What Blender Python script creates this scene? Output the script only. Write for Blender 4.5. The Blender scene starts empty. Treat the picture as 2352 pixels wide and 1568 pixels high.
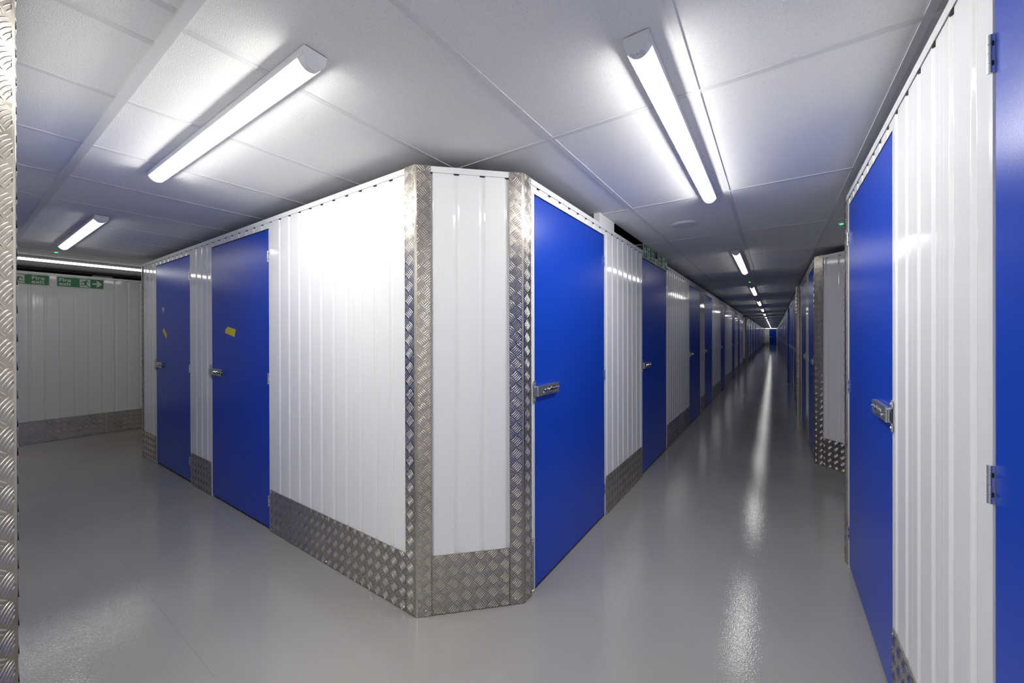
import bpy, math, random
from mathutils import Matrix, Vector
random.seed(7)
SC = bpy.context.scene
COL = SC.collection
PI = math.pi

# ------------------------------------------------------------------ camera, world, exposure
cam_d = bpy.data.cameras.new('camera')
cam = bpy.data.objects.new('camera', cam_d)
COL.objects.link(cam)
YAW, PITCH, ROLL, FPX = 0.5964, -0.00203, -0.00244, 886.23
cam_d.sensor_fit = 'HORIZONTAL'
cam_d.sensor_width = 36.0
cam_d.lens = 36.0 * FPX / 2352
cam_d.shift_y = -(784.0 - 771.6) / 2352
cam_d.clip_start = 0.02
cam_d.clip_end = 200
fw = Vector((-math.sin(YAW), math.cos(YAW), 0))
rt = Vector((math.cos(YAW), math.sin(YAW), 0))
up = Vector((0, 0, 1))
fw2 = fw * math.cos(PITCH) + up * math.sin(PITCH)
up2 = up * math.cos(PITCH) - fw * math.sin(PITCH)
rt3 = rt * math.cos(ROLL) + up2 * math.sin(ROLL)
up3 = up2 * math.cos(ROLL) - rt * math.sin(ROLL)
m = Matrix.Identity(4)
for i in range(3):
    m[i][0], m[i][1], m[i][2] = rt3[i], up3[i], -fw2[i]
m[0][3], m[1][3], m[2][3] = 0, 0, 1.4
cam.matrix_world = m
SC.camera = cam

world = bpy.data.worlds.new('world')
SC.world = world
world.use_nodes = True
world.node_tree.nodes['Background'].inputs[0].default_value = (0.6, 0.7, 1, 1)
world.node_tree.nodes['Background'].inputs[1].default_value = 0.0
SC.view_settings.view_transform = 'Standard'
SC.view_settings.look = 'None'
SC.view_settings.gamma = 1
SC.view_settings.exposure = 0.0
SC.view_settings.use_curve_mapping = False
SC.cycles.max_bounces = 7
SC.cycles.diffuse_bounces = 5
SC.cycles.glossy_bounces = 4
SC.cycles.transmission_bounces = 0
BRIGHT, SIDE, DIM = 64.0, 48.0, 8.5       # LED battens: full output near the camera, standby further away
ZC = 2.32                      # ceiling
ZW = 2.245                     # partition top
ZK = 0.297                     # kick plate top
ZD = 2.168                     # door top

# ------------------------------------------------------------------ materials
def mat(name, col, rough=0.5, metal=0.0, spec=0.5, coat=0.0, emis=None, es=0.0):
    m = bpy.data.materials.new(name)
    m.use_nodes = True
    b = m.node_tree.nodes['Principled BSDF']
    b.inputs['Base Color'].default_value = (*col, 1)
    b.inputs['Roughness'].default_value = rough
    b.inputs['Metallic'].default_value = metal
    b.inputs['Specular IOR Level'].default_value = spec
    b.inputs['Coat Weight'].default_value = coat
    if emis:
        b.inputs['Emission Color'].default_value = (*emis, 1)
        b.inputs['Emission Strength'].default_value = es
    return m

class N:
    """tiny node-expression helper"""
    def __init__(s, m):
        s.t = m.node_tree
        s.b = s.t.nodes['Principled BSDF']
    def new(s, ty, **kw):
        n = s.t.nodes.new(ty)
        for k, v in kw.items(): setattr(n, k, v)
        return n
    def link(s, a, b): s.t.links.new(a, b)
    def math(s, op, a, b=None, c=None, clamp=False):
        n = s.new('ShaderNodeMath', operation=op, use_clamp=clamp)
        for i, v in enumerate((a, b, c)):
            if v is None: continue
            if isinstance(v, (int, float)): n.inputs[i].default_value = v
            else: s.link(v, n.inputs[i])
        return n.outputs[0]
    def noise(s, vec, scale, detail=2, rough=0.5):
        n = s.new('ShaderNodeTexNoise')
        n.inputs['Scale'].default_value = scale
        n.inputs['Detail'].default_value = detail
        n.inputs['Roughness'].default_value = rough
        s.link(vec, n.inputs['Vector'])
        return n.outputs['Fac']
    def ramp(s, f, stops):
        n = s.new('ShaderNodeValToRGB')
        e = n.color_ramp.elements
        while len(e) < len(stops): e.new(0.5)
        for i, (p, c) in enumerate(stops):
            e[i].position = p
            e[i].color = (*c, 1) if len(c) == 3 else c
        s.link(f, n.inputs[0])
        return n.outputs[0]
    def bump(s, h, dist, strength=1.0, normal=None):
        n = s.new('ShaderNodeBump')
        n.inputs['Distance'].default_value = dist
        n.inputs['Strength'].default_value = strength
        s.link(h, n.inputs['Height'])
        if normal: s.link(normal, n.inputs['Normal'])
        return n.outputs[0]
    def geo(s): return s.new('ShaderNodeNewGeometry').outputs['Position']

def m_tread():
    m = mat('tread_plate_aluminium', (0.50, 0.475, 0.44), 0.30, 1.0)
    n = N(m)
    uv = n.new('ShaderNodeUVMap').outputs[0]
    sp = n.new('ShaderNodeSeparateXYZ'); n.link(uv, sp.inputs[0])
    P = 0.067
    U = n.math('DIVIDE', sp.outputs[0], P); V = n.math('DIVIDE', sp.outputs[1], P)
    def cell(off, swap):
        uu = n.math('ADD', U, off); vv = n.math('ADD', V, off)
        x = n.math('SUBTRACT', uu, n.math('ROUND', uu)); y = n.math('SUBTRACT', vv, n.math('ROUND', vv))
        a = n.math('MULTIPLY', n.math('ADD', x, y), 0.7071)
        b = n.math('MULTIPLY', n.math('SUBTRACT', x, y), 0.7071)
        if swap: a, b = b, a
        mb = n.math('LESS_THAN', n.math('ABSOLUTE', b), 0.3535)
        bb = n.math('ADD', b, n.math('MULTIPLY', n.math('MULTIPLY', a, a), 0.35))
        e = n.math('SUBTRACT', 1.0, n.math('POWER', n.math('DIVIDE', n.math('ABSOLUTE', a), 0.34), 2.0), clamp=True)
        bar = n.math('COSINE', n.math('MULTIPLY', bb, 2 * PI / 0.1414))
        bar = n.math('MAXIMUM', bar, 0.0)
        return n.math('MULTIPLY', n.math('MULTIPLY', n.math('POWER', e, 0.6), bar), mb)
    h = n.math('MAXIMUM', cell(0.0, False), cell(0.5, True))
    ps = n.geo()
    f = n.noise(ps, 9, 4, 0.6)
    n.link(n.bump(n.math('ADD', h, n.math('MULTIPLY', n.noise(ps, 60, 3), 0.10)), 0.0022, 1.0), n.b.inputs['Normal'])
    n.link(n.ramp(f, [(0.3, (0.43, 0.40, 0.36)), (0.7, (0.55, 0.515, 0.47))]), n.b.inputs['Base Color'])
    n.link(n.math('MULTIPLY_ADD', f, 0.25, 0.20), n.b.inputs['Roughness'])
    return m

def m_floor():
    m = mat('grey_epoxy_floor', (0.2, 0.2, 0.2), 0.18, 0, 0.85)
    n = N(m)
    ps = n.geo()
    f = n.noise(ps, 0.9, 2, 0.55)
    sp = n.new('ShaderNodeSeparateXYZ'); n.link(ps, sp.inputs[0])
    # faint board joints telegraphing through the coating
    def joint(src, at, wd, lo, hi, other):
        d = n.math('LESS_THAN', n.math('ABSOLUTE', n.math('SUBTRACT', src, at)), wd)
        g = n.math('MULTIPLY', n.math('GREATER_THAN', other, lo), n.math('LESS_THAN', other, hi))
        return n.math('MULTIPLY', d, g)
    j = joint(sp.outputs[0], -0.70, 0.0012, 1.9, 2.36, sp.outputs[1])
    for a in (joint(sp.outputs[1], 3.72, 0.002, -1.0, 0.0, sp.outputs[0]), joint(sp.outputs[1], 0.62, 0.0015, -3.4, -1.9, sp.outputs[0]),
              joint(sp.outputs[0], -2.20, 0.0010, 0.5, 0.75, sp.outputs[1]), joint(sp.outputs[0], -0.42, 0.002, 3.72, 6.2, sp.outputs[1])):
        j = n.math('MAXIMUM', j, a)
    base = n.ramp(f, [(0.3, (0.300, 0.295, 0.283)), (0.7, (0.340, 0.334, 0.320))])
    mx = n.new('ShaderNodeMix', data_type='RGBA')
    n.link(n.math('MULTIPLY', j, 0.18), mx.inputs[0]); n.link(base, mx.inputs[6]); mx.inputs[7].default_value = (0.07, 0.07, 0.07, 1)
    n.link(mx.outputs[2], n.b.inputs['Base Color'])
    h = n.noise(ps, 135, 1, 0.6)
    b1 = n.bump(h, 0.00046, 0.9)
    n.link(b1, n.b.inputs['Normal'])
    n.link(n.math('MULTIPLY_ADD', f, 0.05, 0.035), n.b.inputs['Roughness'])
    return m

def m_white():
    m = mat('white_coated_steel', (0.87, 0.875, 0.87), 0.16, 0, 0.5)
    n = N(m)
    ps = n.geo()
    n.link(n.bump(n.noise(ps, 2.2, 1), 0.006, 0.16), n.b.inputs['Normal'])
    n.link(n.math('MULTIPLY_ADD', n.noise(ps, 4, 3), 0.08, 0.05), n.b.inputs['Roughness'])
    return m

def m_blue():
    m = mat('blue_door_laminate', (0.0, 0.050, 0.42), 0.31, 0, 0.42)
    n = N(m)
    ps = n.geo()
    n.link(n.bump(n.noise(ps, 260, 0), 0.0004, 0.35), n.b.inputs['Normal'])
    n.link(n.ramp(n.noise(ps, 1.2, 1), [(0.3, (0.0, 0.046, 0.45)), (0.7, (0.0, 0.052, 0.48))]), n.b.inputs['Base Color'])
    return m

def m_tile():
    m = mat('mineral_fibre_tile', (0.72, 0.725, 0.74), 0.9, 0, 0.2)
    n = N(m)
    ps = n.geo()
    vo = n.new('ShaderNodeTexVoronoi'); vo.inputs['Scale'].default_value = 215
    n.link(ps, vo.inputs['Vector'])
    sp = n.new('ShaderNodeSeparateColor'); n.link(vo.outputs['Color'], sp.inputs[0])
    thr = n.math('MULTIPLY', sp.outputs[0], 0.24)
    dot = n.math('LESS_THAN', vo.outputs['Distance'], thr)
    dot = n.math('MULTIPLY', dot, n.math('GREATER_THAN', sp.outputs[1], 0.35))
    fine = n.noise(ps, 320, 0)
    mx = n.new('ShaderNodeMix', data_type='RGBA')
    n.link(n.math('MULTIPLY', dot, 0.52), mx.inputs[0])
    n.link(n.ramp(fine, [(0.3, (0.80, 0.80, 0.80)), (0.7, (0.87, 0.87, 0.865))]), mx.inputs[6])
    mx.inputs[7].default_value = (0.10, 0.10, 0.11, 1)
    n.link(mx.outputs[2], n.b.inputs['Base Color'])
    n.link(n.bump(fine, 0.0011, 0.6), n.b.inputs['Normal'])
    return m

def m_alu():
    m = mat('scuffed_aluminium', (0.50, 0.475, 0.44), 0.30, 1.0)
    n = N(m)
    ps = n.geo()
    f = n.noise(ps, 8, 4, 0.6)
    st = n.ramp(n.noise(ps, 3.3, 3, 0.6), [(0.66, (0, 0, 0)), (0.76, (1, 1, 1))])
    mx = n.new('ShaderNodeMix', data_type='RGBA')
    n.link(n.math('MULTIPLY', st, 0.18), mx.inputs[0])
    n.link(n.ramp(f, [(0.3, (0.37, 0.34, 0.30)), (0.7, (0.48, 0.445, 0.40))]), mx.inputs[6])
    mx.inputs[7].default_value = (0.22, 0.23, 0.24, 1)
    n.link(mx.outputs[2], n.b.inputs['Base Color'])
    n.link(n.math('MULTIPLY_ADD', f, 0.30, 0.16), n.b.inputs['Roughness'])
    n.link(n.bump(n.noise(ps, 45, 3), 0.0012, 0.5), n.b.inputs['Normal'])
    return m
ALU = m_alu()
WORN_GLINT = mat('worn_glint_bar', (0.66, 0.62, 0.57), 0.26, 1.0)  # worn bars, colour also lightened to carry their highlights
TREAD, FLOOR, WHITE, BLUE, TILE = m_tread(), m_floor(), m_white(), m_blue(), m_tile()
BACK = mat('galvanised_backing', (0.30, 0.30, 0.31), 0.6, 0.3)
GRID = mat('white_grid_rail', (0.70, 0.705, 0.71), 0.5)
RAIL = mat('white_rail_paint', (0.83, 0.84, 0.835), 0.22)
ZINC = mat('zinc_plated_steel', (0.66, 0.67, 0.68), 0.36, 1.0)
DARK = mat('dark_gap_shade', (0.012, 0.012, 0.014), 0.6)  # near-black for shade drawn into gaps, holes and voids
SCREW = mat('bright_screw', (0.8, 0.79, 0.77), 0.18, 1.0)
HOUSE = mat('white_fitting_plastic', (0.74, 0.75, 0.78), 0.4)
LINE = mat('dark_gap_line', (0.10, 0.10, 0.12), 0.5)
GREEN = mat('safety_green', (0.004, 0.22, 0.055), 0.4)
SWHITE = mat('sign_white', (0.72, 0.75, 0.73), 0.4)
PRINT = mat('faint_print', (0.22, 0.22, 0.25), 0.5)
YEL = mat('yellow_tape', (0.74, 0.60, 0.03), 0.5)
RESID = mat('tape_residue', (0.42, 0.44, 0.55), 0.7)
LED = mat('green_led', (0.0, 0.3, 0.02), 0.4, emis=(0.05, 1.0, 0.12), es=3.0)
GLOW = mat('lit_diffuser', (0.9, 0.9, 0.9), 0.5, emis=(1.0, 0.975, 0.925), es=BRIGHT)
GLOWS = mat('lit_diffuser_side', (0.9, 0.9, 0.9), 0.5, emis=(1.0, 0.975, 0.925), es=SIDE)
GLOWD = mat('lit_diffuser_standby', (0.9, 0.9, 0.9), 0.5, emis=(1.0, 0.975, 0.935), es=DIM)

# ------------------------------------------------------------------ mesh helper
class MB:
    def __init__(s): s.v, s.f, s.uv, s.mi, s.sm, s.mats = [], [], [], [], [], []
    def mid(s, m):
        if m not in s.mats: s.mats.append(m)
        return s.mats.index(m)
    def face(s, pts, m, uv=None, smooth=False):
        i = len(s.v); s.v += [tuple(p) for p in pts]
        s.f.append(tuple(range(i, i + len(pts)))); s.uv.append(uv or [(0, 0)] * len(pts))
        s.mi.append(s.mid(m)); s.sm.append(smooth)
    def box(s, a, b, m, uo=(0, 0)):
        (x0, y0, z0), (x1, y1, z1) = a, b
        P = lambda x, y, z: (x, y, z)
        Q = [([P(x0, y0, z0), P(x1, y0, z0), P(x1, y0, z1), P(x0, y0, z1)], 0, 2),
             ([P(x1, y1, z0), P(x0, y1, z0), P(x0, y1, z1), P(x1, y1, z1)], 0, 2),
             ([P(x0, y1, z0), P(x0, y0, z0), P(x0, y0, z1), P(x0, y1, z1)], 1, 2),
             ([P(x1, y0, z0), P(x1, y1, z0), P(x1, y1, z1), P(x1, y0, z1)], 1, 2),
             ([P(x0, y0, z1), P(x1, y0, z1), P(x1, y1, z1), P(x0, y1, z1)], 0, 1),
             ([P(x0, y1, z0), P(x1, y1, z0), P(x1, y0, z0), P(x0, y0, z0)], 0, 1)]
        for pts, i, j in Q:
            s.face(pts, m, [(p[i] + uo[0], p[j] + uo[1]) for p in pts])
    def strip(s, prof, z0, z1, m, uo=0.0, smooth=True):
        """shared-vertex vertical sheet through 2-D points prof (x, y) facing -y"""
        i0 = len(s.v); ln = 0.0
        for k, (x, y) in enumerate(prof):
            s.v += [(x, y, z0), (x, y, z1)]
        mi = s.mid(m)
        for k in range(len(prof) - 1):
            a = i0 + 2 * k
            d = math.dist(prof[k], prof[k + 1])
            s.f.append((a, a + 2, a + 3, a + 1))
            s.uv.append([(uo + ln, z0), (uo + ln + d, z0), (uo + ln + d, z1), (uo + ln, z1)])
            s.mi.append(mi); s.sm.append(smooth); ln += d
    def prism(s, pts, y0, y1, m):
        """extrude an x-z outline (counter-clockwise from the front) from y0 (front) to y1"""
        n = len(pts)
        s.face([(x, y0, z) for x, z in pts], m)
        s.face([(x, y1, z) for x, z in reversed(pts)], m)
        for k in range(n):
            (xa, za), (xb, zb) = pts[k], pts[(k + 1) % n]
            s.face([(xa, y0, za), (xa, y1, za), (xb, y1, zb), (xb, y0, zb)], m)
    def cyl(s, c, r, h, m, axis='z', seg=16, r2=None):
        r2 = r if r2 is None else r2
        def T(a, b, t):
            if axis == 'z': return (c[0] + a, c[1] + b, c[2] + t)
            if axis == 'y': return (c[0] + a, c[1] + t, c[2] - b)
            return (c[0] + t, c[1] + a, c[2] + b)
        A = [T(r * math.cos(2 * PI * k / seg), r * math.sin(2 * PI * k / seg), 0) for k in range(seg)]
        B = [T(r2 * math.cos(2 * PI * k / seg), r2 * math.sin(2 * PI * k / seg), h) for k in range(seg)]
        s.face(A[::-1], m); s.face(B, m)
        for k in range(seg):
            s.face([A[k], A[(k + 1) % seg], B[(k + 1) % seg], B[k]], m, smooth=True)
    def dome(s, c, r, h, m, seg=10):
        """low screw head facing -y"""
        R = [[(c[0] + r * math.cos(t) * q, c[1] - h * w, c[2] + r * math.sin(t) * q) for t in [2 * PI * k / seg for k in range(seg)]]
             for q, w in ((1, 0), (0.8, 0.7), (0.35, 1.0))]
        for a, b in zip(R, R[1:]):
            for k in range(seg): s.face([a[k], a[(k + 1) % seg], b[(k + 1) % seg], b[k]], m, smooth=True)
        s.face(R[-1], m)
    def bars(s, o, du, dv, dn, w, h, m, uo=(0.0, 0.0), P=0.067, H=0.0017):
        """raised five-bar chequer pattern on the w x h rectangle at o (du, dv, dn = unit vectors)"""
        mi = s.mid(WORN_GLINT)
        k = 0.7071
        prof = [(-1, 0), (-0.55, 0.72), (0, 1), (0.55, 0.72), (1, 0)]
        NS = 6
        i0, i1 = int(math.floor(uo[0] / P)) - 1, int(math.ceil((uo[0] + w) / P)) + 1
        j0, j1 = int(math.floor(uo[1] / P)) - 1, int(math.ceil((uo[1] + h) / P)) + 1
        for i in range(i0, i1 + 1):
            for j in range(j0, j1 + 1):
                for typ in (0, 1):
                    cu, cv = (i + 0.5 * typ) * P - uo[0], (j + 0.5 * typ) * P - uo[1]
                    if cu < -P * .5 or cu > w + P * .5 or cv < -P * .5 or cv > h + P * .5: continue
                    for q in range(-2, 3):
                        cen = []
                        for t in range(NS + 1):
                            a = -0.315 + 0.63 * t / NS
                            b = q * 0.1414 - 0.45 * (a * a) + 0.02
                            db = -0.9 * a
                            cen.append((a, b, db, max(0.0, 1 - (a / 0.318) ** 2) ** 0.5))
                        pts = []
                        inside = 0
                        for a, b, db, e in cen:
                            row = []
                            L = math.hypot(1, db)
                            for x, z in prof:
                                ww = 0.034 * (0.35 + 0.65 * e) * x
                                aa, bb = a - db / L * ww, b + ww / L
                                if typ: aa, bb = bb, aa
                                u = cu + P * k * (aa + bb); v = cv + P * k * (aa - bb)
                                if 0.001 < u < w - 0.001 and 0.001 < v < h - 0.001: inside += 1
                                u = min(max(u, 0.0008), w - 0.0008); v = min(max(v, 0.0008), h - 0.0008)
                                row.append((u, v, H * e * z))
                            pts.append(row)
                        if inside < 12: continue
                        n0 = len(s.v)
                        for row in pts:
                            for u, v, z in row:
                                s.v.append((o[0] + du[0] * u + dv[0] * v + dn[0] * z, o[1] + du[1] * u + dv[1] * v + dn[1] * z, o[2] + du[2] * u + dv[2] * v + dn[2] * z))
                        for t in range(NS):
                            for x in range(4):
                                A = n0 + t * 5 + x
                                s.f.append((A, A + 1, A + 6, A + 5) if not typ else (A, A + 5, A + 6, A + 1))
                                s.uv.append([(0, 0)] * 4); s.mi.append(mi); s.sm.append(True)
    def mesh(s, name):
        me = bpy.data.meshes.new(name)
        me.from_pydata(s.v, [], s.f)
        for mm in s.mats: me.materials.append(mm)
        me.polygons.foreach_set('material_index', s.mi)
        me.polygons.foreach_set('use_smooth', s.sm)
        ul = me.uv_layers.new(name='UVMap')
        flat = [c for fu in s.uv for p in fu for c in p]
        ul.data.foreach_set('uv', flat)
        me.update()
        return me

def ob(name, me, loc=(0, 0, 0), rot=0.0, parent=None):
    o = bpy.data.objects.new(name, me)
    COL.objects.link(o)
    o.location = loc; o.rotation_euler = (0, 0, rot)
    if parent: o.parent = parent
    return o
def tag(o, label, cat, group=None, kind=None):
    o['label'] = label; o['category'] = cat
    if group: o['group'] = group
    if kind: o['kind'] = kind
    return o
def struct(o): o['kind'] = 'structure'; return o

# a Frame sits on a wall face: local x = viewer's right, local -y = out of the wall, z up
class Frame:
    def __init__(s, x, y, deg): s.x, s.y, s.r = x, y, math.radians(deg)
    def at(s, lx, z=0.0, ly=0.0):
        c, n = math.cos(s.r), math.sin(s.r)
        return (s.x + c * lx - n * ly, s.y + n * lx + c * ly, z)

# ------------------------------------------------------------------ wall panels
JW = 0.021      # door jamb width
def profile(a, b, g0, pitch=0.1318):
    """front line of a ribbed steel sheet between local a and b, grooves at g0 + k*pitch"""
    pts = [(a, 0.0)]
    k0 = math.ceil((a - g0 + 0.022) / pitch); k1 = math.floor((b - g0 - 0.022) / pitch)
    D, hw = 0.0065, 0.0185
    for k in range(k0, k1 + 1):
        c = g0 + k * pitch
        if (k % 8) == 5:
            sx = c + pitch / 2
        for t, d in ((-1.10, 0), (-1, 0), (-0.88, .04), (-0.70, .3), (-0.52, .72), (-0.36, .96), (-0.22, 1), (0.22, 1), (0.36, .96), (0.52, .72), (0.70, .3), (0.88, .04), (1, 0), (1.10, 0)):
            pts.append((c + t * hw, d * D))
        if (k % 8) == 5 and sx + 0.004 < b:
            pts += [(sx - 0.003, 0), (sx - 0.0016, 0), (sx - 0.0012, 0.004), (sx + 0.0012, 0.004), (sx + 0.0016, 0), (sx + 0.003, 0)]
        if (k % 8) in (2, 7) and c + pitch * 0.62 < b:      # shallow stiffening beads
            for q in (0.40, 0.60):
                xq = c + pitch * q
                pts += [(xq - 0.0055, 0), (xq - 0.005, 0), (xq, 0.0009), (xq + 0.005, 0), (xq + 0.0055, 0)]
    pts.append((b, 0.0))
    return [p for p in pts if a <= p[0] <= b]

def wall(name, fr, a, b, doors=(), g0=0.0, rail=True, kick=True, ends=(0, 0)):
    """ribbed partition from local a to b; doors = [(x0, x1)]; ends = widths hidden by corner guards"""
    mb = MB()
    xs = sorted(doors)
    gaps, cur = [], a
    for x0, x1 in xs:
        gaps.append((cur, x0 - JW, cur != a, True)); cur = x1 + JW
    gaps.append((cur, b, cur != a, False))
    for g in gaps:
        if g[1] - g[0] > 0.02: mb.strip(profile(g[0], g[1], g0), 0.0, ZW - 0.004, WHITE)
    for x0, x1 in xs:
        mb.strip(profile(x0 - JW, x1 + JW, g0), ZD + 0.006, ZW - 0.004, WHITE)
        mb.face([(x0 - JW, 0.05, ZD + .006), (x1 + JW, 0.05, ZD + .006), (x1 + JW, 0.0, ZD + .006), (x0 - JW, 0.0, ZD + .006)], BACK)
    mb.box((a, 0.052, 0.0), (b, 0.060, ZW - 0.006), BACK)
    w = struct(ob(name, mb.mesh(name), fr.at(0), fr.r))
    if rail:
        r = MB()
        r.box((a, -0.0045, ZW - 0.030), (b, -0.0025, ZW), RAIL)
        r.box((a, -0.0025, ZW - 0.002), (b, 0.062, ZW), RAIL)
        for k in range(int((b - a) / 0.62)):
            r.dome((a + 0.2 + 0.62 * k, -0.0045, ZW - 0.014), 0.0035, 0.002, RAIL, 8)
        ob('top_rail', r.mesh('top_rail'), parent=w)
        if abs(a) < 20:
            fc = MB()  # dark blocks stand in for the shade in the grooves below the rail lip
            for k in range(math.ceil((a - g0 + .02) / 0.1318), math.floor((min(b, a + 22) - g0 - .02) / 0.1318) + 1):
                c = g0 + k * 0.1318
                fc.box((c - 0.0135, -0.0002, ZW - 0.0345), (c + 0.0135, 0.006, ZW - 0.029), DARK)
            ob('groove_shade', fc.mesh('groove_shade'), parent=w)
    return w, gaps

def kick_plate(fr, a, b, label, group=None, k=0, fine=False):
    mb = MB()
    mb.box((a, -0.006, 0.004), (b, -0.001, ZK), ALU if fine else TREAD, uo=(k * 0.019, k * 0.011))
    if fine: mb.bars((a, -0.0059, 0.004), (1, 0, 0), (0, 0, 1), (0, -1, 0), b - a, ZK - 0.004, ALU, uo=(k * 0.019, k * 0.011))
    n = max(1, round((b - a) / 0.6))
    for z in (0.018, ZK - 0.014):
        for i in range(n + 1):
            x = a + 0.014 + (b - a - 0.028) * i / n
            mb.dome((x, -0.006, z), 0.0045, 0.0025, SCREW, 8)
    o = ob('kick_plate', mb.mesh('kick_plate'), fr.at(0), fr.r)
    return tag(o, label, 'kick plate', group)

def corner_guard(p, d1, d2, label, group=None, z1=ZW + 0.002, w=0.073, uo=0.0, fine=True):
    """folded tread-plate angle: corner at p, legs along unit vectors d1 and d2 on the two wall faces"""
    mb = MB()
    v1, v2 = Vector((*d1, 0)).normalized(), Vector((*d2, 0)).normalized()
    # outward offset direction on each face
    out = -(v1 + v2).normalized()
    th = 0.007
    half = v1.angle(v2) / 2
    off = out * (th / math.sin(half))
    inn = out * (0.0008 / math.sin(half))
    n1 = (out - v1 * out.dot(v1)).normalized() * th
    n2 = (out - v2 * out.dot(v2)).normalized() * th
    i1 = n1 * 0.12; i2 = n2 * 0.12
    A = v1 * w + n1; B = v2 * w + n2
    r = 0.006
    c1 = v1 * r + n1 * 1.0; c2 = v2 * r + n2 * 1.0
    mid = (c1 + c2) / 2 * 0.5 + off * 0.5
    line = [A, c1, mid, c2, B]
    inner = [v1 * w + i1, inn, v2 * w + i2]
    cr = v1.cross(v2).z
    if cr < 0: pass
    acc = uo - w
    def q(P, Q, u0, u1, z0, z1, sm):
        pts = [(P.x, P.y, z0), (Q.x, Q.y, z0), (Q.x, Q.y, z1), (P.x, P.y, z1)]
        uv = [(u0, z0), (u1, z0), (u1, z1), (u0, z1)]
        if cr > 0: pts = pts[::-1]; uv = uv[::-1]
        mb.face(pts, ALU if fine else TREAD, uv, sm)
    u = uo
    for P, Q in zip(line, line[1:]):
        d = (Q - P).length
        q(P, Q, u, u + d, 0.002, z1, False); u += d
    q(B, inner[2], 0, 0.002, 0.002, z1, False); q(inner[0], A, 0, 0.002, 0.002, z1, False)
    q(inner[2], inner[1], 0, w, 0.002, z1, False); q(inner[1], inner[0], 0, w, 0.002, z1, False)
    if fine:
        nn1, nn2 = n1.normalized(), n2.normalized()
        sh = n1 * 0.99
        mb.bars((v1.x * w + sh.x, v1.y * w + sh.y, 0.002), tuple(-v1), (0, 0, 1), tuple(nn1), w - r, z1 - 0.002, ALU, uo=(uo, uo * .7))
        sh = n2 * 0.99
        mb.bars((v2.x * r + sh.x, v2.y * r + sh.y, 0.002), tuple(v2), (0, 0, 1), tuple(nn2), w - r, z1 - 0.002, ALU, uo=(uo + w - r + 0.0095, uo * .7))
    poly = line + inner[::-1]
    top = [(P.x, P.y, z1) for P in poly]; bot = [(P.x, P.y, 0.002) for P in poly]
    mb.face(top if cr < 0 else top[::-1], TREAD); mb.face(bot[::-1] if cr < 0 else bot, TREAD)
    # screws
    for vv, nn in ((v1, n1), (v2, n2)):
        for z in (0.03, 1.12, z1 - 0.022):
            c = vv * (w * 0.62) + nn
            e = vv * 0.0045; nh = nn.normalized() * 0.0025
            ring = [c + e * math.cos(t) + Vector((0, 0, 0.0045 * math.sin(t))) for t in [PI * k / 4 for k in range(8)]]
            rin = [c + nh + (R - c) * 0.6 for R in ring]
            pts = [(R.x, R.y, R.z + z) for R in ring]; pin = [(R.x, R.y, R.z + z) for R in rin]
            for k in range(8):
                mb.face([pts[k], pts[(k + 1) % 8], pin[(k + 1) % 8], pin[k]], SCREW, smooth=True)
            mb.face(pin, SCREW)
    o = ob('corner_guard', mb.mesh('corner_guard'), (p[0], p[1], 0))
    return tag(o, label, 'corner guard', group)

# ------------------------------------------------------------------ storage doors
CACHE = {}
def cached(key, fn):
    if key not in CACHE: CACHE[key] = fn()
    return CACHE[key]

def me_leaf(w):
    mb = MB()
    e, y0 = 0.0025, 0.0006
    # slab with a small chamfer round the front face
    x0, x1, z0, z1 = 0.003, w - 0.003, 0.016, ZD
    mb.face([(x0 + e, y0, z0 + e), (x1 - e, y0, z0 + e), (x1 - e, y0, z1 - e), (x0 + e, y0, z1 - e)], BLUE)
    F = [(x0 + e, y0, z0 + e), (x1 - e, y0, z0 + e), (x1 - e, y0, z1 - e), (x0 + e, y0, z1 - e)]
    R = [(x0, y0 + e, z0), (x1, y0 + e, z0), (x1, y0 + e, z1), (x0, y0 + e, z1)]
    Bk = [(x0, 0.046, z0), (x1, 0.046, z0), (x1, 0.046, z1), (x0, 0.046, z1)]
    for k in range(4):
        j = (k + 1) % 4
        mb.face([F[k], R[k], R[j], F[j]], BLUE); mb.face([R[k], Bk[k], Bk[j], R[j]], BLUE)
    mb.face(Bk[::-1], BLUE)
    return mb.mesh('door_leaf')
def me_gap_shade(w):
    mb = MB(); mb.box((0.004, 0.012, 0.0015), (w - 0.004, 0.040, 0.0155), DARK); return mb.mesh('bottom_gap_shade')  # dark block stands in for the shaded gap under the leaf
def me_jamb():
    mb = MB()
    mb.box((0.0012, -0.0008, 0.001), (JW - 0.004, 0.050, ZD + 0.006), RAIL)
    mb.box((0.0, 0.002, 0.001), (0.0012, 0.050, ZD + 0.006), LINE)  # dark strip painted for the shade between jamb and panel
    mb.dome((0.010, -0.0012, 0.012), 0.0045, 0.002, SCREW, 8)
    return mb.mesh('jamb')
def me_hinge():
    # knuckle stands in the gap between leaf and jamb (x = 0)
    mb = MB(); H = 0.078
    mb.box((-0.0040, -0.0055, -H / 2), (-0.0015, 0.006, H / 2), ZINC)
    mb.box((0.0005, -0.0055, -H / 2), (0.0030, 0.006, H / 2), ZINC)
    for z, h in ((-H / 2, .019), (-H / 2 + .0203, .0180), (-H / 2 + .0397, .0180), (H / 2 - .019, .019)):
        mb.cyl((-0.0005, -0.0060, z), 0.0042, h, ZINC, 'z', 12)
    for z in (-0.020, 0.020):
        mb.box((-0.0044, -0.0045, z - 0.005), (-0.0039, -0.0010, z + 0.005), DARK)
        mb.box((0.0029, -0.0045, z - 0.005), (0.0034, -0.0010, z + 0.005), DARK)
    return mb.mesh('hinge')
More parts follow.
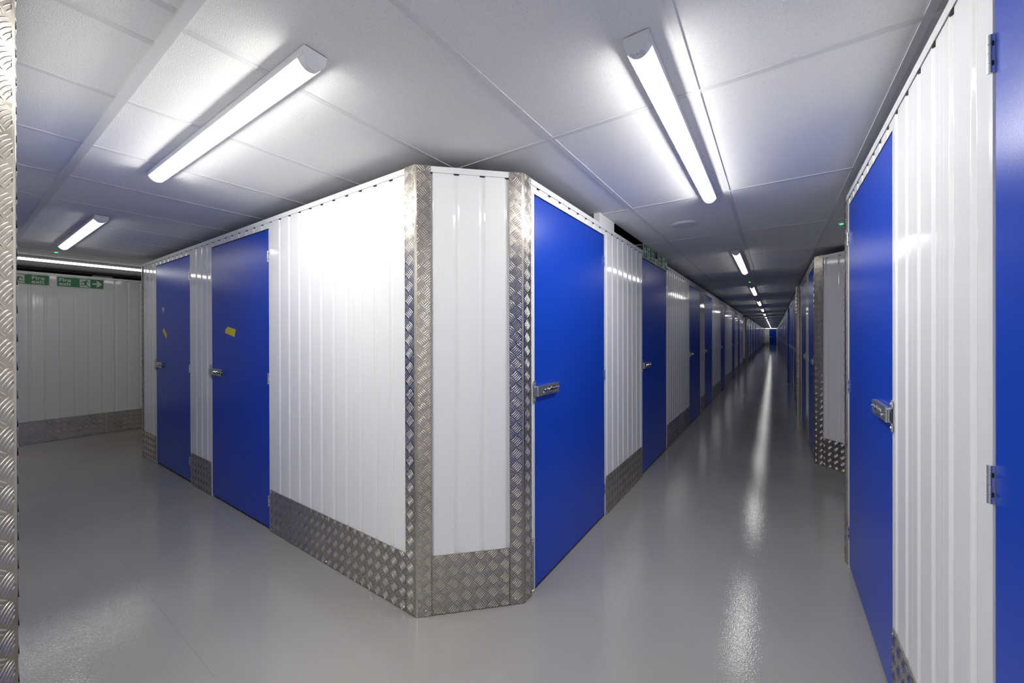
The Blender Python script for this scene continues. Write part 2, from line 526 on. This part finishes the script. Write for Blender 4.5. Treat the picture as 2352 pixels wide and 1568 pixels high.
def me_staple():
    mb = MB()
    def plate(z0, z1, y0, y1):
        r = 0.007; x0, x1 = -0.014, 0.014
        mb.prism([(x0, z0 + r), (x0 + r, z0), (x1 - r, z0), (x1, z0 + r), (x1, z1 - r), (x1 - r, z1), (x0 + r, z1), (x0, z1 - r)], y0, y1, ZINC)
    plate(-0.060, -0.027, -0.004, -0.001); plate(0.027, 0.060, -0.004, -0.001)
    mb.face([(-.014, -.004, .030), (.014, -.004, .030), (.014, -.0125, .024), (-.014, -.0125, .024)], ZINC)
    mb.face([(-.014, -.0125, -.024), (.014, -.0125, -.024), (.014, -.004, -.030), (-.014, -.004, -.030)], ZINC)
    mb.box((-.014, -.0125, -.024), (.014, -.0105, .024), ZINC)
    mb.dome((0, -0.004, 0.045), 0.0055, 0.003, SCREW); mb.dome((0, -0.004, -0.045), 0.0055, 0.003, SCREW)
    return mb.mesh('staple_plate')
def me_hasp():
    """channel-shaped hasp cover lying across the door leaf, x from 0 (staple side) outwards"""
    mb = MB(); L = 0.245; h = 0.0275; yb, yf = -0.004, -0.018
    mb.box((0.0, yb, -h), (L, yb + 0.002, h), ZINC)
    mb.box((0.0, yf, h - 0.002), (L, yb, h), ZINC)
    mb.box((0.0, yf, -h), (L, yb, -h + 0.002), ZINC)
    # front face with a long opening that shows the lock parts
    mb.box((0.0, yf - 0.0015, h - 0.015), (L, yf, h), ZINC)
    mb.box((0.0, yf - 0.0015, -h), (L, yf, -h + 0.018), ZINC)
    mb.box((0.0, yf - 0.0015, -h + 0.018), (0.070, yf, h - 0.015), ZINC)
    mb.box((L - 0.018, yf - 0.0014, -h + 0.018), (L - 0.006, yf, h - 0.015), ZINC)
    mb.cyl((0.068, yf + 0.006, 0.002), 0.006, 0.165, SCREW, 'x', 12)
    for x, z, r in ((0.082, 0.003, 0.007), (0.108, 0.006, 0.006), (0.128, 0.001, 0.006), (0.152, 0.007, 0.0065), (0.182, 0.002, 0.005), (0.205, 0.005, 0.005)):
        mb.dome((x, yf + 0.0005, z), r, 0.006, SCREW)
    mb.box((0.100, yf - 0.003, -0.006), (0.140, yf + 0.006, 0.0), ZINC)
    mb.box((0.165, yf + 0.002, -0.009), (0.215, yb, 0.010), DARK)
    mb.box((0.085, yf - 0.0020, -h + 0.005), (0.165, yf - 0.0014, -h + 0.008), DARK)
    mb.dome((0.060, yf - 0.0015, -0.010), 0.0055, 0.004, SCREW)
    mb.cyl((0.002, yf + 0.004, -h - 0.002), 0.004, 2 * h + 0.004, ZINC, 'z', 10)
    mb.dome((L - 0.004, yf - 0.001, 0.002), 0.004, 0.004, SCREW)
    mb.box((0.03, yb + 0.001, -0.018), (0.20, 0.0045, 0.018), ZINC)
    return mb.mesh('hasp')

def door(fr, x0, x1, hinge, label, group=None, handle=True, ajar=0.0):
    w = round(x1 - x0, 3)
    r = ob('storage_unit_door', None, fr.at(x0), fr.r)
    tag(r, label, 'door', group, 'thing')
    hx = w if hinge == 'R' else 0.0
    swing = ob('door_leaf', cached(('leaf', w), lambda: me_leaf(w)), parent=r)
    if ajar:
        # leaf mesh origin is its left edge; swing it out about its hinge edge
        a = math.radians(ajar) * (1 if hinge == 'R' else -1)
        swing.rotation_euler = (0, 0, a)
        c, s_ = math.cos(a), math.sin(a)
        swing.location = (hx - c * hx, -s_ * hx, 0)
    ob('bottom_gap_shade', cached(('gap_shade', w), lambda: me_gap_shade(w)), parent=r)
    jl = ob('jamb', cached('jamb', me_jamb), (-JW, 0, 0), 0, r)
    jr = ob('jamb', cached('jamb', me_jamb), (w + 0.003, 0, 0), 0, r)
    for z in (0.212, 1.092, 1.972):
        hobj = ob('hinge', cached('hinge', me_hinge), (hx, 0, z), 0, r)
        if hinge == 'L': hobj.scale = (-1, 1, 1)
    if handle:
        sx = -0.012 if hinge == 'R' else w + 0.012
        st = ob('staple_plate', cached('staple', me_staple), (sx + JW if hinge == 'R' else sx - w - 0.003, -0.003, 1.092), 0, jl if hinge == 'R' else jr)
        hs = ob('hasp', cached('hasp', me_hasp), (0.006 if hinge == 'R' else w - 0.006, 0, 1.092), 0, swing)
        if hinge == 'L': hs.scale = (-1, 1, 1)
    return r

# ------------------------------------------------------------------ light fittings
def batten_meshes(L, glow):
    hw, side, dep = 0.0385, 0.026, 0.050
    dw = 0.035
    prof = [(-hw, 0), (-hw, -side)]
    A = []
    for k in range(13):
        t = -1 + 2 * k / 12
        A.append((t * dw, -side + 0.001 - (dep - side) * (1 - abs(t) ** 2.2)))
    cap = 0.045
    h = MB()
    h.box((-L / 2 + 0.01, -hw, -side), (L / 2 - 0.01, hw, -0.0005), HOUSE)
    d = MB()
    i0 = len(d.v)
    x0, x1 = -L / 2 + cap, L / 2 - cap
    for y, z in A:
        d.v += [(x0, y, z), (x1, y, z)]
    mi = d.mid(glow)
    for k in range(len(A) - 1):
        a = 2 * k
        d.f.append((a, a + 2, a + 3, a + 1)); d.uv.append([(0, 0)] * 4); d.mi.append(mi); d.sm.append(True)
    c = MB()      # end cap: sloped nose, local x from 0 (inner) to cap (outer)
    outer = [(0, 0.0)]
    ring_in = [(0.0, -hw, -0.0005)] + [(0.0, y * 1.05, z - 0.0015) for y, z in A] + [(0.0, hw, -0.0005)]
    ring_out = [(cap, -hw, -0.0005)] + [(cap - (abs(z) / dep) ** 1.3 * 0.022, y * 1.05, z - 0.0015) for y, z in A] + [(cap, hw, -0.0005)]
    for k in range(len(ring_in) - 1):
        c.face([ring_in[k], ring_out[k], ring_out[k + 1], ring_in[k + 1]][::-1], HOUSE, smooth=True)
    c.face(ring_out[::-1], HOUSE); c.face(ring_in, HOUSE)
    return h.mesh('housing'), d.mesh('diffuser'), c.mesh('end_cap')

def batten(x, y, deg, bright, label, group, L=1.70):
    H, D, Cp = cached(('batten', L, bright), lambda: batten_meshes(L, {True: GLOW, False: GLOWD, 'side': GLOWS}[bright]))
    r = ob('batten_light', None, (x, y, ZC), math.radians(deg))
    tag(r, label, 'ceiling light', group)
    ob('housing', H, parent=r); ob('diffuser', D, parent=r)
    ob('end_cap', Cp, (L / 2 - 0.045, 0, 0), 0, r); ob('end_cap', Cp, (-L / 2 + 0.045, 0, 0), PI, r)
    return r

# ================================================================== BUILD
# floor
fl = MB(); fl.box((-9, -10, -0.05), (5, 68, 0.0), FLOOR); struct(ob('floor', fl.mesh('floor')))

# ceiling tiles and grid
XG = [4.05, 3.44, 2.83, 2.22, 1.60, 0.985, 0.372, -0.244, -0.8625, -1.470, -2.101, -2.725, -3.35, -3.98, -4.60, -5.22, -5.85, -6.47, -7.10, -7.72, -8.34, -8.95]
YG = [-9.2, -8.0, -6.8, -5.6, -4.4, -3.2, -2.0, -0.81, 0.389, 1.607, 2.832, 4.014, 5.21]
while YG[-1] < 67: YG.append(YG[-1] + 1.2)
ce = MB()
ZT = ZC + 0.0022
def crect(x0, x1, y0, y1): ce.face([(x0, y0, ZT), (x0, y1, ZT), (x1, y1, ZT), (x1, y0, ZT)], TILE)
HX0, HX1, HY0, HY1 = -1.47, -1.088, 3.12, 4.014   # lifted-out tile beside the partition
crect(-9, 5, -10, HY0); crect(-9, 5, HY1, 68); crect(-9, HX0, HY0, HY1); crect(HX1, 5, HY0, HY1)
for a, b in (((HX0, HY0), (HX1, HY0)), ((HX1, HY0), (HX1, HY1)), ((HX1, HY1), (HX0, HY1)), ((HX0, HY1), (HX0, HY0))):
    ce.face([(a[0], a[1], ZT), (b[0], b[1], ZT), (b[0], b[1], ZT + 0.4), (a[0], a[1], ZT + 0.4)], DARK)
ce.face([(HX0, HY0, ZT + .4), (HX0, HY1, ZT + .4), (HX1, HY1, ZT + .4), (HX1, HY0, ZT + .4)], DARK)  # void faces painted black for the darkness above the ceiling
ceil = struct(ob('ceiling', ce.mesh('ceiling')))
gr = MB()
W = 0.0125
def rail_x(x, y0, y1, w=W, z=ZC): gr.box((x - w, y0, z), (x + w, y1, ZC + 0.006), GRID)
def rail_y(y, x0, x1, w=W, z=ZC - 0.0003): gr.box((x0, y - w, z), (x1, y + w, ZC + 0.006), GRID)
for x in XG:
    rail_x(x, 0.389, 68)
for x in XG:
    if x < -1.0: x = {-1.470: -1.405, -2.101: -2.101}.get(x, x)
    rail_x(x, -10, 0.389)
rail_x(-1.618, -10, 0.389)
for y in YG:
    rail_y(y, -9, 5, 0.0155 if abs(y - .389) < .01 else W, ZC - (0.007 if abs(y - .389) < .01 else 0.0003))
ob('grid_rail', gr.mesh('grid_rail'), parent=ceil)

# --- frames
F_L = Frame(0, 1.317, 0)          # far side of the side corridor, local x = world x
F_R = Frame(-1.086, 0, 90)        # left side of the long corridor, local x = world y
F_W = Frame(0.372, 0, -90)        # right side of the long corridor, local x = -world y
F_E = Frame(-8.0, 0, 90)          # end of the side corridor
F_C = Frame(-1.4705, 1.317, 45)
LC = math.hypot(0.3845, 0.3845)

dl = [(-5.63, -4.598), (-4.066, -3.012)]
wall('wall_side_corridor', F_L, -6.17, -1.47, dl, g0=-1.659)
door(F_L, *dl[1], 'R', 'blue storage door with a single large yellow tape patch beside the wide white panel')
door(F_L, *dl[0], 'R', 'blue storage door with small yellow tape and a pale scrap stuck above it')
kick_plate(F_L, -3.012 + JW, -1.545, 'long tread plate kick strip under the widest white panel, meeting the chamfered corner', k=1, fine=True)
kick_plate(F_L, -4.598 + JW, -4.066 - JW, 'short tread plate kick strip between the two taped blue doors', k=2, fine=True)
kick_plate(F_L, -6.128, -5.63 - JW, 'narrow tread plate kick strip at the far end beyond the taped blue doors', k=3, fine=True)

# chamfer of the centre block
wall('wall_chamfer', F_C, 0.0, LC, g0=0.201)
kick_plate(F_C, 0.0755, LC - 0.0755, 'tread plate kick strip with a dark scuff on the angled corner panel', k=5, fine=True)
corner_guard((-1.4705, 1.317), (-1, 0), (1, 1), 'tall tread plate corner guard between the widest white panel and the narrow angled panel')
corner_guard((-1.086, 1.7015), (-1, -1), (0, 1), 'tall tread plate corner guard beside the brightest blue door with the closed hasp', w=0.0725, uo=0.03)

# long corridor, left side
dr = [(1.8214, 2.868), (3.912, 4.944), (6.505, 7.551), (8.104, 9.155), (10.756, 11.735), (13.874, 14.828), (16.2, 17.2)]
wall('wall_left', F_R, 1.7015, 19.12, dr, g0=1.863)
ORD = 'first second third fourth fifth sixth seventh eighth ninth tenth eleventh twelfth'.split()
names = ['brightest blue storage door next to the chamfered tread plate corner',
         'blue storage door directly under the pair of green fire exit signs',
         'first blue door past the fire exit signs, with ribbed panel before it',
         'blue storage door after a very narrow ribbed panel, second past the signs',
         'third blue storage door past the fire exit signs on that side',
         'fourth blue storage door past the fire exit signs on that side']
for i, (a, b) in enumerate(dr):
    if i < 6: door(F_R, a, b, 'R', names[i])
    else: door(F_R, a, b, 'R', 'last blue door before the gap in the left row of the long corridor')
edges = [1.7015] + [v for d in dr for v in d] + [19.12]
kn = ['thin sliver of tread plate kick strip between the chamfered corner and the brightest blue door',
      'tread plate kick strip between the brightest blue door and the door under the signs',
      'long dark tread plate kick strip past the door under the fire exit signs',
      'very short tread plate kick strip between two dark doors past the signs']
for i in range(0, len(edges), 2):
    a, b = edges[i] + (JW if i else 0.06), edges[i + 1] - JW
    j = i // 2
    if j == 0: a, b = 1.776, 1.8214 - 0.0225
    if j < 4: kick_plate(F_R, a, b, kn[j], k=j + 6, fine=j < 3)
    else: kick_plate(F_R, a, b, 'dim tread plate kick strip deep in the long corridor', 'kick strips deep in the long corridor', k=j)

# opening, then the next block
wall('wall_return', Frame(0, 19.12, 180), 1.086, 5.0, g0=0.1)
F_C2 = Frame(-1.4705, 21.15, 45)
wall('wall_far_chamfer', F_C2, 0, LC, g0=0.201)
kick_plate(F_C2, 0.01, LC - 0.01, 'small dark kick strip on the distant angled corner of the left row', k=3)
corner_guard((-1.086, 21.5345), (-1, -1), (0, 1), 'distant tread plate corner guard at the gap in the left row', fine=False)
wall('wall_far_return', Frame(0, 21.15, 0), -5.0, -1.47, g0=0.1)
dfar = []
y = 22.4
for k in range(20):
    if y > 63.6: break
    dfar.append((round(y, 3), round(y + 1.03, 3)))
    y += (2.15, 2.7, 1.5, 2.4, 1.35)[k % 5]
wall('wall_left_far', F_R, 21.53, 65.6, dfar, g0=21.6)
for i, (a, b) in enumerate(dfar):
    if i < 6: door(F_R, a, b, 'R', ORD[i] + ' blue door beyond the gap in the left row of the long corridor')
    else: door(F_R, a, b, 'R', 'blue storage door seen edge-on deep in the left row', 'doors deep in the left row')
e = [21.53] + [v for d in dfar for v in d] + [65.6]
for i in range(0, len(e), 2):
    if e[i + 1] - e[i] > 0.12:
        kick_plate(F_R, e[i] + JW + .01, e[i + 1] - JW, 'dim tread plate kick strip deep in the long corridor', 'kick strips deep in the long corridor', k=i)

# long corridor, right side (local x = -y)
dwn = [(-1.5, -0.47), (0.165, 1.205), (2.021, 3.047)]
dwn = dwn[1:]
neg = lambda L: [(-b, -a) for a, b in L]
wall('wall_right', F_W, -3.165, 9.0, neg(dwn), g0=-1.434)
door(F_W, *neg(dwn)[0], 'L', 'blue storage door cut off by the picture edge, only its hinged strip showing')
door(F_W, *neg(dwn)[1], 'L', 'tall blue door with an open hasp sticking out, beside the near ribbed panel')
kick_plate(F_W, -2.021 + JW, -1.205 - JW, 'tread plate kick strip under the near ribbed panel beside the large blue door', k=4, fine=True)
corner_guard((0.372, 3.165), (0, -1), (1, 1), 'slim edge of a tread plate corner guard beyond the large blue door', uo=0.02)
FC3 = Frame(0.372 + 0.38, 3.165 + 0.38, -135)
wall('wall_right_chamfer', FC3, 0, 0.38 * math.sqrt(2), g0=0.2)
wall('wall_cross_near', Frame(0, 3.545, 180), -4.0, -0.752, g0=0.1)
FC4 = Frame(0.372, 5.34, -45)
wall('wall_cross_chamfer', FC4, 0, 0.38 * math.sqrt(2), g0=0.262)
kick_plate(FC4, 0.095, 0.53, 'dark tread plate kick strip below the grey angled panel past the large blue door', k=2, fine=True)
corner_guard((0.372, 5.34), (0, 1), (1, -1), 'tread plate corner guard at the edge of the grey angled panel', w=0.092, uo=0.01)
wall('wall_cross_far', Frame(0, 4.96, 0), 0.752, 4.0, g0=0.1)
wall('wall_cross_end', Frame(4.0, 0, -90), -5.2, -3.3, g0=0.1)
dw2 = [(5.43, 6.32), (6.79, 7.80), (8.75, 9.73), (9.90, 10.95), (11.22, 12.25), (12.42, 13.40), (13.62, 14.62)]
y = 15.0
for k in range(60):
    if y > 64.2: break
    dw2.append((round(y, 3), round(y + 1.03, 3)))
    y += (1.16, 1.45, 1.2, 1.7)[k % 4]
wall('wall_right_far', F_W, -65.6, -5.34, neg(dw2), g0=0.03)
nm = ['dark blue door squeezed against the tread plate corner guard of the grey angled panel',
      'dark blue door between the white strip and the slim tread plate column',
      'dark blue door just past the slim tread plate column']
for i, (a, b) in enumerate(neg(dw2)):
    if i < 3: door(F_W, a, b, 'L', nm[i])
    elif i < 14 and i != 6: door(F_W, a, b, 'L', ORD[i - 2] + ' blue door counted beyond the slim tread plate column, right row')
    elif i == 6: door(F_W, a, b, 'L', 'blue door standing slightly ajar in the right row', ajar=2.6)
    else: door(F_W, a, b, 'L', 'blue storage door packed close to its neighbours along the right row', 'close-packed doors of the right row')
kick_plate(F_W, -6.79 + JW, -6.32 - JW, 'short kick strip between the first two dark doors past the side opening', k=1)
# boxed tread plate column
cm = MB(); cm.box((-8.66, -0.045, 0.001), (-8.30, -0.005, ZW), ALU)
cm.bars((-8.66, -0.045, 0.001), (1, 0, 0), (0, 0, 1), (0, -1, 0), 0.36, ZW - .001, ALU); cm.bars((-8.30, -0.045, 0.001), (0, 1, 0), (0, 0, 1), (1, 0, 0), 0.04, ZW - .001, ALU)
tag(ob('tread_plate_column', cm.mesh('tread_plate_column'), F_W.at(0), F_W.r), 'slim full-height tread plate column standing between two dark blue doors', 'column', kind='thing')

# south side of the side corridor and the block behind it
wall('wall_south', Frame(0, 0.090, 180), 1.4705, 6.17, [(2.4, 3.43), (4.2, 5.23)], g0=1.6)
door(Frame(0, 0.090, 180), 2.4, 3.43, 'R', 'blue storage door facing the taped blue door')
door(Frame(0, 0.090, 180), 4.2, 5.23, 'R', 'blue storage door facing the far taped door')
FC5 = Frame(-1.086, -0.2945, 135)
wall('wall_near_chamfer', FC5, 0, LC, g0=0.2)
corner_guard((-1.4705, 0.090), (-1, 0), (1, -1), 'large tread plate corner guard filling the picture edge, closest to the viewer', uo=0.012)
wall('wall_near_left', F_R, -9.0, -0.2945, g0=-0.3)
wall('wall_behind', Frame(0, -9.0, 180), -0.372, 1.086, g0=0.1)

# cross corridor at the end of the side corridor
wall('wall_side_end', F_E, -4.0, 8.0, g0=0.76)
e_pl = MB()
kick_plate(F_E, -1.2, 1.318, 'longer tread plate kick strip under the fire exit sign wall', k=1, fine=True)
kick_plate(F_E, 1.324, 3.6, 'darker tread plate kick strip past the seam, under the plain end of the sign wall', k=8, fine=True)
wall('wall_side_north', Frame(-6.17, 0, -90), -8.0, -1.317, g0=0.1)
wall('wall_side_south', Frame(-6.17, 0, -90), -0.09, 4.0, g0=0.1)
corner_guard((-6.17, 1.317), (1, 0), (0, 1), 'very thin distant corner guard where the side corridor ends', w=0.04)
wall('wall_end_north', Frame(0, 8.0, 0), -8.0, -6.17, g0=0.1)
wall('wall_end_south', Frame(0, -4.0, 180), 6.17, 8.0, g0=0.1)

# far end of the long corridor
F_END = Frame(0, 65.6, 0)
wall('wall_end', F_END, -1.086, 0.372, [(-0.52, 0.30)], g0=0.05)
door(F_END, -0.52, 0.30, 'R', 'tiny blue door closing the far end of the long corridor')
kick_plate(F_END, -1.08, -0.55, 'tiny kick strip beside the door at the far end', k=1)

# --- lights
GL = 'batten lights in a line down the long corridor'
lamp_a = batten(-0.349, 2.04, 90, True, 'brightest long batten light, above the brightest blue door, with a sensor symbol on its cap', GL)
batten(-2.076, 0.680, 0, 'side', 'long bright batten light over the side corridor floor', 'batten lights of the side corridor')
batten(-5.09, 0.680, 0, False, 'shorter-looking batten light beyond, near the fire exit wall', 'batten lights of the side corridor')
batten(-0.349, -1.62, 90, True, 'batten light behind the viewer', GL)
batten(-0.349, -5.28, 90, True, 'added fill batten light, unseen behind the viewer', GL)  # unseen batten added as fill from behind the camera
for k in range(1, 17):
    lab = {1: 'second batten light down the long corridor, beyond the round ceiling disc', 2: 'third batten light down the long corridor, just past the green indicator',
           **{q: ORD[q] + ' batten light down the long corridor' for q in range(3, 9)}}.get(k, 'small distant batten light in the long corridor row')
    batten(-0.345, 2.04 + 3.66 * k, 90, False, lab, GL)
batten(-7.05, 0.85, 90, False, 'batten light seen side-on across the end of the side corridor', 'battens over the cross corridor')
batten(-7.05, -1.9, 90, False, 'batten light further along the cross corridor', 'battens over the cross corridor')
batten(-7.05, 4.4, 90, False, 'batten light in the hidden part of the cross corridor', 'battens over the cross corridor')
batten(-0.357, 64.9, 0, False, 'crosswise batten light at the very end of the long corridor', GL, 1.4)

# sensor symbol printed on the cap of the first batten
def arc(mb, r, a0, a1, w=0.0006, n=10):
    for k in range(n):
        t0, t1 = math.radians(a0 + (a1 - a0) * k / n), math.radians(a0 + (a1 - a0) * (k + 1) / n)
        P = lambda rr, t: (rr * math.sin(t), rr * math.cos(t), 0)
        mb.face([P(r - w, t0), P(r - w, t1), P(r + w, t1), P(r + w, t0)], PRINT)
sy = MB()
for r in (0.006, 0.011, 0.016, 0.021):
    for c in (90, 270): arc(sy, r, c - 38, c + 38)
sy.box((-0.0012, -0.004, 0), (0.0012, 0.004, 0.0002), PRINT)
so = ob('sensor_symbol', sy.mesh('sensor_symbol'), (1.2065 - 2.04, 0, -0.0530), -PI / 2, lamp_a)

# round ceiling disc
sd = MB(); sd.cyl((0, 0, -0.013), 0.104, 0.008, HOUSE, 'z', 40, 0.108); sd.cyl((0, 0, -0.018), 0.088, 0.005, GRID, 'z', 40, 0.094)
tag(ob('ceiling_speaker', sd.mesh('ceiling_speaker'), (-0.612, 3.475, ZC + 0.009)), 'round white speaker disc flush in the ceiling beyond the brightest batten', 'speaker')
# green indicator lights
for (x, y), lab in (((-0.349, 7.86), 'tiny green indicator in the long corridor ceiling between two battens'), ((0.462, 4.17), 'tiny green indicator on the ceiling above the side opening'),
                    ((-6.45, 0.69), 'tiny green indicator on the ceiling before the fire exit wall')):
    l = MB(); l.cyl((0, 0, -0.012), 0.020, 0.010, HOUSE, 'z', 16, 0.026)
    o = tag(ob('indicator_light', l.mesh('indicator_light'), (x, y, ZC + 0.006)), lab, 'indicator light')
    g = MB(); g.cyl((0, 0, -0.018), 0.012, 0.006, LED, 'z', 12); ob('lens', g.mesh('lens'), parent=o)

# white trunking block over the partition
tb = MB(); tb.box((2.775, -0.002, ZW + 0.001), (3.095, 0.045, ZC + 0.002), RAIL)
tag(ob('cable_trunking', tb.mesh('cable_trunking'), F_R.at(0), F_R.r), 'short white trunking block filling the gap above the partition past the brightest door', 'trunking')
tb = MB(); tb.box((1.20, 0.06, ZW + 0.001), (1.40, 0.20, ZW + 0.03), BACK)
tag(ob('cable_tray', tb.mesh('cable_tray'), F_E.at(0), F_E.r), 'grey tray end showing over the top of the fire exit wall', 'cable tray')
tb = MB(); tb.prism([(0.20, ZW + .001), (0.50, ZW + 0.002), (0.50, ZW + 0.055), (0.42, ZW + 0.055)], 0.09, 0.11, RAIL)
tag(ob('offcut_board', tb.mesh('offcut_board'), FC4.at(0), FC4.r), 'pale board lying on top of the grey angled panel', 'board')

# --- tape
def patch(name, fr, x, z, pts, m, label, cat):
    mb = MB(); mb.prism([(px, pz) for px, pz in pts], -0.0006, 0.0005, m)
    return tag(ob(name, mb.mesh(name), fr.at(x, z), fr.r), label, cat)
patch('tape_strip', F_L, -3.685, 1.437, [(-.108, -.016), (-.10, -.010), (.088, -.046), (.094, -.02), (.105, -.005), (.112, .016), (-.05, .040), (-.062, .028), (-.088, .022), (-.088, .004)], YEL,
      'large torn yellow tape patch on the nearer side corridor door', 'tape')
patch('tape_strip', F_L, -5.35, 1.431, [(.055, -.058), (.085, -.022), (-.02, .055), (-.07, .030)][::1], YEL, 'small slanted yellow tape strip on the farther side corridor door', 'tape')
patch('tape_residue', F_L, -5.39, 1.68, [(-.01, -.035), (.05, .004), (.01, .030), (-.045, .028), (-.035, .006)], RESID, 'pale torn tape scrap above the small yellow strip', 'tape')
patch('tape_residue', F_R, 3.98, 1.99, [(-.02, -.03), (.03, -.02), (.04, .01), (.015, .035), (-.015, .01)], RESID, 'faint pale scrap on the door under the fire exit signs', 'tape')

# --- fire exit signs: local origin lower-left, faces -y
def text_faces(mb, body, x, z, size, y, m, sx=1.0):
    cu = bpy.data.curves.new('t', 'FONT'); cu.body = body; cu.size = size; cu.offset = size * 0.022
    cu.fill_mode = 'BOTH' if False else 'FRONT'
    o = bpy.data.objects.new('t', cu); COL.objects.link(o)
    dg = bpy.context.evaluated_depsgraph_get()
    me = bpy.data.meshes.new_from_object(o.evaluated_get(dg))
    for p in me.polygons:
        pts = [(x + me.vertices[i].co.x * sx, y, z + me.vertices[i].co.y) for i in p.vertices]
        mb.face(pts, m)
    bpy.data.objects.remove(o); bpy.data.curves.remove(cu); bpy.data.meshes.remove(me)

def fire_sign(fr, x, z, w, h, mirror, label, ly=-0.006):
    """mirror False: text, pictogram, arrow right; True: arrow left, pictogram, text"""
    r = ob('fire_exit_sign', None, fr.at(x, z, ly), fr.r)
    tag(r, label, 'sign')
    b = MB(); b.box((0, 0, 0), (w, 0.003, h), SWHITE); ob('sign_board', b.mesh('sign_board'), parent=r)
    g = MB(); q = 0.006; g.box((q, -0.0006, q), (w - q, 0.0, h - q), GREEN); ob('green_field', g.mesh('green_field'), parent=r)
    X = (lambda v: w - v) if mirror else (lambda v: v)
    y = -0.0009
    t = MB()
    tx = 0.045 * w if not mirror else 0.655 * w
    text_faces(t, 'Fire', tx, h * 0.52, h * 0.49, y, SWHITE, 1.06)
    text_faces(t, 'exit', tx, h * 0.15, h * 0.49, y, SWHITE, 1.06)
    ob('lettering', t.mesh('lettering'), parent=r)
    # doorway pictogram with running figure
    p = MB()
    s = h * 0.80; px0 = (0.47 * w) if not mirror else (w - 0.47 * w - s * 0.93); pz0 = h * 0.10
    def poly(pts, m, yy):
        P = []
        for a, c in pts:
            aa = a if not mirror else 0.93 - a
            P.append((px0 + aa * s, yy, pz0 + c * s))
        if mirror: P = P[::-1]
        p.face(P, m)
    poly([(0, 0), (.93, 0), (.93, 1), (0, 1)], SWHITE, y)
    yy = y - 0.0004
    hx, hz, hr = .60, .86, .085
    poly([(hx + hr * math.cos(2 * PI * k / 14), hz + hr * math.sin(2 * PI * k / 14)) for k in range(14)], GREEN, yy)
    poly([(.34, .76), (.30, .70), (.46, .36), (.62, .40), (.60, .58), (.66, .74), (.58, .78)], GREEN, yy)      # torso
    poly([(.30, .76), (.12, .60), (.14, .44), (.20, .45), (.21, .57), (.36, .68)], GREEN, yy)      # rear arm
    poly([(.58, .76), (.74, .58), (.90, .60), (.90, .66), (.77, .66), (.62, .79)], GREEN, yy)      # front arm
    poly([(.50, .44), (.62, .38), (.80, .12), (.88, .06), (.82, .0), (.70, .10), (.50, .30)], GREEN, yy)  # front leg
    poly([(.46, .42), (.56, .34), (.40, .20), (.04, .20), (.0, .27), (.32, .29)], GREEN, yy)      # rear leg
    ob('pictogram', p.mesh('pictogram'), parent=r)
    a = MB()
    ax0, ax1, c = 0.74 * w, 0.955 * w, h * 0.5
    A = [(ax0, c - .085 * h), (ax0 + .55 * (ax1 - ax0), c - .085 * h), (ax0 + .36 * (ax1 - ax0), c - .30 * h), (ax0 + .62 * (ax1 - ax0), c - .30 * h), (ax1, c),
         (ax0 + .62 * (ax1 - ax0), c + .30 * h), (ax0 + .36 * (ax1 - ax0), c + .30 * h), (ax0 + .55 * (ax1 - ax0), c + .085 * h), (ax0, c + .085 * h)]
    P = [(X(u), y, v) for u, v in A]
    if mirror: P = P[::-1]
    a.face(P, SWHITE); ob('arrow', a.mesh('arrow'), parent=r)
    return r
fire_sign(F_E, 0.352, 2.074, 0.445, 0.137, True, 'green fire exit sign with arrow and figure partly hidden by the near corner guard')
fire_sign(F_E, 0.856, 2.074, 0.445, 0.137, False, 'green fire exit sign with white arrow pointing right on the end wall')
fire_sign(F_R, 3.915, 2.178, 0.452, 0.137, True, 'green fire exit sign with arrow pointing left above a blue door in the long corridor', -0.012)
fire_sign(F_R, 4.500, 2.178, 0.452, 0.137, False, 'green fire exit sign, second of the pair above the blue door', -0.012)
